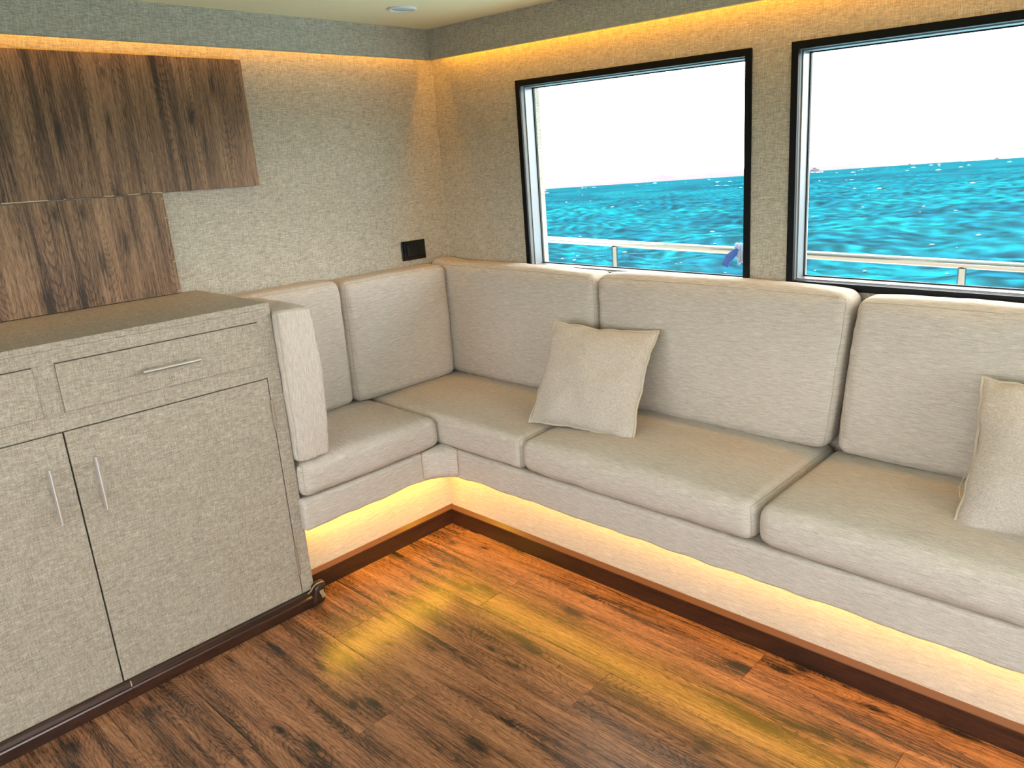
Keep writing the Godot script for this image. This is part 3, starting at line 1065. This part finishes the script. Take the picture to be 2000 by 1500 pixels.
# ------------------------------------------------------------------ cabinet
func bar_handle(length: float, along: Vector3, out: Vector3) -> Mesh:
	var st := new_st()
	tube(st, [-along * length / 2.0 + out * 0.030, along * length / 2.0 + out * 0.030], 0.0055, 16)
	for s in [-0.32, 0.32]: tube(st, [along * length * s, along * length * s + out * 0.028], 0.0042, 10)
	return done(st)


func build_cabinet() -> void:
	var z0 := 1.104
	var z1 := 2.275
	var top := 1.0054
	var low := 0.052
	var c := thing("sideboard", "beige linen-faced sideboard cabinet with two drawers and two doors", "cabinet", Vector3(0, 0, 0))
	var off := Vector3.ZERO
	part("body", box_mesh(Vector3(0.003, 0.0, z0 + 0.002), Vector3(CABX - 0.020, top - 0.018, z1)), M.cabinet_linen, c)
	part("top", box_mesh(Vector3(0.002, top - 0.018, z0), Vector3(CABX, top, z1), 0.0015), M.cabinet_linen, c)
	part("side_panel", box_mesh(Vector3(0.003, low, z0), Vector3(CABX - 0.019, top - 0.018, z0 + 0.002)), M.cabinet_linen, c)
	var f0 := CABX - 0.020
	var doors_top := 0.7805
	var frame := [
		[Vector3(f0, 0.0, z0), Vector3(CABX, doors_top + 0.002, 1.144)],
		[Vector3(f0, 0.0, 1.144), Vector3(CABX, low - 0.003, z1)],
		[Vector3(f0, low, 2.235), Vector3(CABX, doors_top + 0.002, z1)]]
	var drawers := [[1.150, 1.673, true], [1.7215, 2.245, false]]
	var openings := []
	for d in drawers: openings.append([d[0] - 0.0005, d[1] + 0.0005, 0.8285, 0.9550])
	frame.append_array(wall_boxes(z0, z1, openings, doors_top + 0.002, top - 0.018, f0, CABX, false))
	part("face_frame", boxes_mesh(frame), M.cabinet_linen, c)
	# drawer fronts stand a little proud of the frame, with an open gap above them
	for d in drawers:
		var dr := part("drawer", box_mesh(Vector3(f0 + 0.001, 0.829, d[0]), Vector3(CABX + 0.0045, 0.9525, d[1]), 0.0018), M.cabinet_linen, c)
		part("handle", bar_handle(0.150, Vector3(0, 0, 1), Vector3.RIGHT), M.steel, dr, Vector3(CABX + 0.0045, 0.8905, 1.4155 if d[2] else 1.99))
	# doors lie flush in the frame with open gaps
	for d in [[1.1465, 1.6865, true], [1.6905, 2.2325, false]]:
		var dz: float = d[0]
		var dr := part("door", box_mesh(Vector3(CABX - 0.018, low, d[0]), Vector3(CABX, doors_top - 0.0015, d[1]), 0.0009), M.cabinet_linen, c)
		part("handle", bar_handle(0.146, Vector3.UP, Vector3.RIGHT), M.steel, dr, Vector3(CABX, 0.632, 1.6395 if d[2] else 1.7430))
		var hz: float = 1.1455 if d[2] else 2.2335
		for y in [0.667, 0.168]:
			var st := new_st()
			tube(st, [Vector3(CABX + 0.0025, y - 0.047, hz), Vector3(CABX + 0.0025, y + 0.047, hz)], 0.0036, 10)
			for k in [-0.046, -0.017, 0.017, 0.046]: tube(st, [Vector3(CABX + 0.0025, y + k - 0.0015, hz), Vector3(CABX + 0.0025, y + k + 0.0015, hz)], 0.0045, 10)
			part("hinge", done(st), M.hinge_metal, dr)
	# skirting in two lengths with a worn joint, and a bent end cap
	var prof := [Vector2(0, 0), Vector2(0.0200, 0), Vector2(0.0200, 0.030), Vector2(0.0185, 0.034), Vector2(0.0135, 0.036), Vector2(0.0120, 0.047), Vector2(0.009, 0.051), Vector2(0, 0.052)]
	for s in [[1.10, 1.676], [1.677, z1]]:
		var st := new_st()
		sweep(st, prof, Vector3(CABX, 0, s[0]), Vector3(CABX, 0, s[1]), Vector3.RIGHT)
		part("skirting", done(st), M.skirting_wood, c)
	part("joint_chip", boxes_mesh([[Vector3(CABX + 0.0105, 0.034, 1.6755), Vector3(CABX + 0.0152, 0.0505, 1.6775)]]), M.board_core, c)
	# end cap: a moulded shoe folded round the corner, its face rubbed pale
	var st := new_st()
	st.set_smooth_group(0)
	blob(st, Vector3(0.0150, 0.036, 0.0210), 0.008, 0.008, 3, func(q: Vector3) -> Vector3:
		var t := q.y / 0.036
		q.z += 0.006 * maxf(-t, 0.0) - 0.004 * maxf(t, 0.0)
		q.x += 0.004 * (1.0 - t * t)
		if q.z > 0.0: q.y -= 0.012 * maxf(t, 0.0) * q.z / 0.021
		return q)
	part("end_cap", done(st), M.skirting_wood, c, Vector3(CABX + 0.009, 0.0365, 1.098))
	st = new_st()
	st.set_smooth_group(0)
	blob(st, Vector3(0.0022, 0.015, 0.008), 0.002, 0.004, 2, func(q: Vector3) -> Vector3:
		q.z += 0.003 * sin(q.y * 160.0)
		return q)
	part("worn_patch", done(st), M.worn_core, c, Vector3(CABX + 0.0262, 0.034, 1.091))
	part("torn_edge", tube_mesh([Vector3(CABX + 0.020, 0.052, 1.139), Vector3(CABX + 0.022, 0.060, 1.126), Vector3(CABX + 0.023, 0.070, 1.118), Vector3(CABX + 0.022, 0.074, 1.104), Vector3(CABX + 0.020, 0.072, 1.082), Vector3(CABX + 0.022, 0.058, 1.077)], 0.0024, 7), M.worn_core, c)


# ------------------------------------------------------------------ wooden boards on the left wall
func build_wall_boards() -> void:
	var groups := [
		["wall_panel", "upper dark oak panel high on the left wall", 1.329, 1.737, [0.832, 1.5735, 2.315]],
		["wall_panel", "lower oak panel resting just above the sideboard", 1.0075, 1.3245, [1.160, 1.458, 1.756, 2.28]]]
	for gi in 2:
		var gr: Array = groups[gi]
		var c := thing(gr[0], gr[1], "panel", Vector3(0, gr[2], gr[4][0]), "oak panels on the left wall")
		var zs: Array = gr[4]
		for i in zs.size() - 1:
			var a: float = zs[i] - zs[0]
			var b: float = zs[i + 1] - zs[0]
			var hgt: float = gr[3] - gr[2]
			var sh := 0.37 * gi + 0.21 * i
			var uvf := func(p: Vector3, ax: int) -> Vector2:
				return Vector2(0.05 + p.y / 0.8 + 0.45 * gi, fposmod(0.013 + (p.z - a) / 0.8 + sh * 0.0, 1.0) if i == 0 else fposmod(0.30 + (p.z - a) / 1.1, 0.98))
			part("board", box_mesh(Vector3(0.001, 0, a + 0.0004), Vector3(0.018 + 0.001 * gi, hgt, b - 0.0004), 0.0008, uvf), M.board_wood, c)
		# pale core showing where the lower edge is chipped
		if gi == 0:
			for k in [[0.33, 0.36], [0.395, 0.43], [0.47, 0.50], [0.60, 0.606], [0.645, 0.76]]:
				part("chipped_edge", box_mesh(Vector3(0.0155, -0.0012, k[0]), Vector3(0.0183, 0.0014, k[1]), 0.0005), M.board_core, c)
		else:
			for k in [[0.004, 0.300], [0.003, 0.240], [0.002, 0.100], [0.003, 0.005]]:
				part("pin_chip", box_mesh(Vector3(0.0185, k[1], k[0]), Vector3(0.0194, k[1] + 0.004, k[0] + 0.003), 0.0004), M.board_core, c)


# ------------------------------------------------------------------ small things
func build_small_things() -> void:
	# socket plate on the left wall
	var s := thing("wall_socket", "black glossy socket plate on the left wall above the cushions", "socket", Vector3(0.0, 0.984, 0.195))
	part("plate", box_mesh(Vector3(0.0005, 0.0, -0.060), Vector3(0.009, 0.080, 0.060), 0.003), M.gloss_black, s)
	part("module", box_mesh(Vector3(0.008, 0.016, -0.006), Vector3(0.0108, 0.064, 0.032), 0.0015), M.gloss_navy, s)
	part("module", box_mesh(Vector3(0.008, 0.016, -0.034), Vector3(0.0102, 0.064, -0.008), 0.0012), M.gloss_black, s)
	part("rim", boxes_mesh([[Vector3(0.008, 0.012, 0.046), Vector3(0.0115, 0.070, 0.050)]], 0.001), M.gloss_navy, s)
	# recessed ceiling lamp, switched off
	var l := thing("ceiling_lamp", "round white recessed ceiling lamp, switched off", "lamp", Vector3(0.379, CEIL, 0.422))
	var st := new_st()
	st.set_smooth_group(0)
	lathe(st, [Vector2(0.050, 0.0), Vector2(0.0495, -0.004), Vector2(0.046, -0.0062), Vector2(0.040, -0.006), Vector2(0.036, -0.003), Vector2(0.035, -0.0005)], Vector3.ZERO)
	part("ring", done(st), M.lamp_white, l)
	st = new_st()
	st.set_smooth_group(0)
	lathe(st, [Vector2(0.036, -0.001), Vector2(0.030, -0.003), Vector2(0.018, -0.0045), Vector2(0.0005, -0.005)], Vector3.ZERO)
	part("lens", done(st), M.lamp_lens, l)
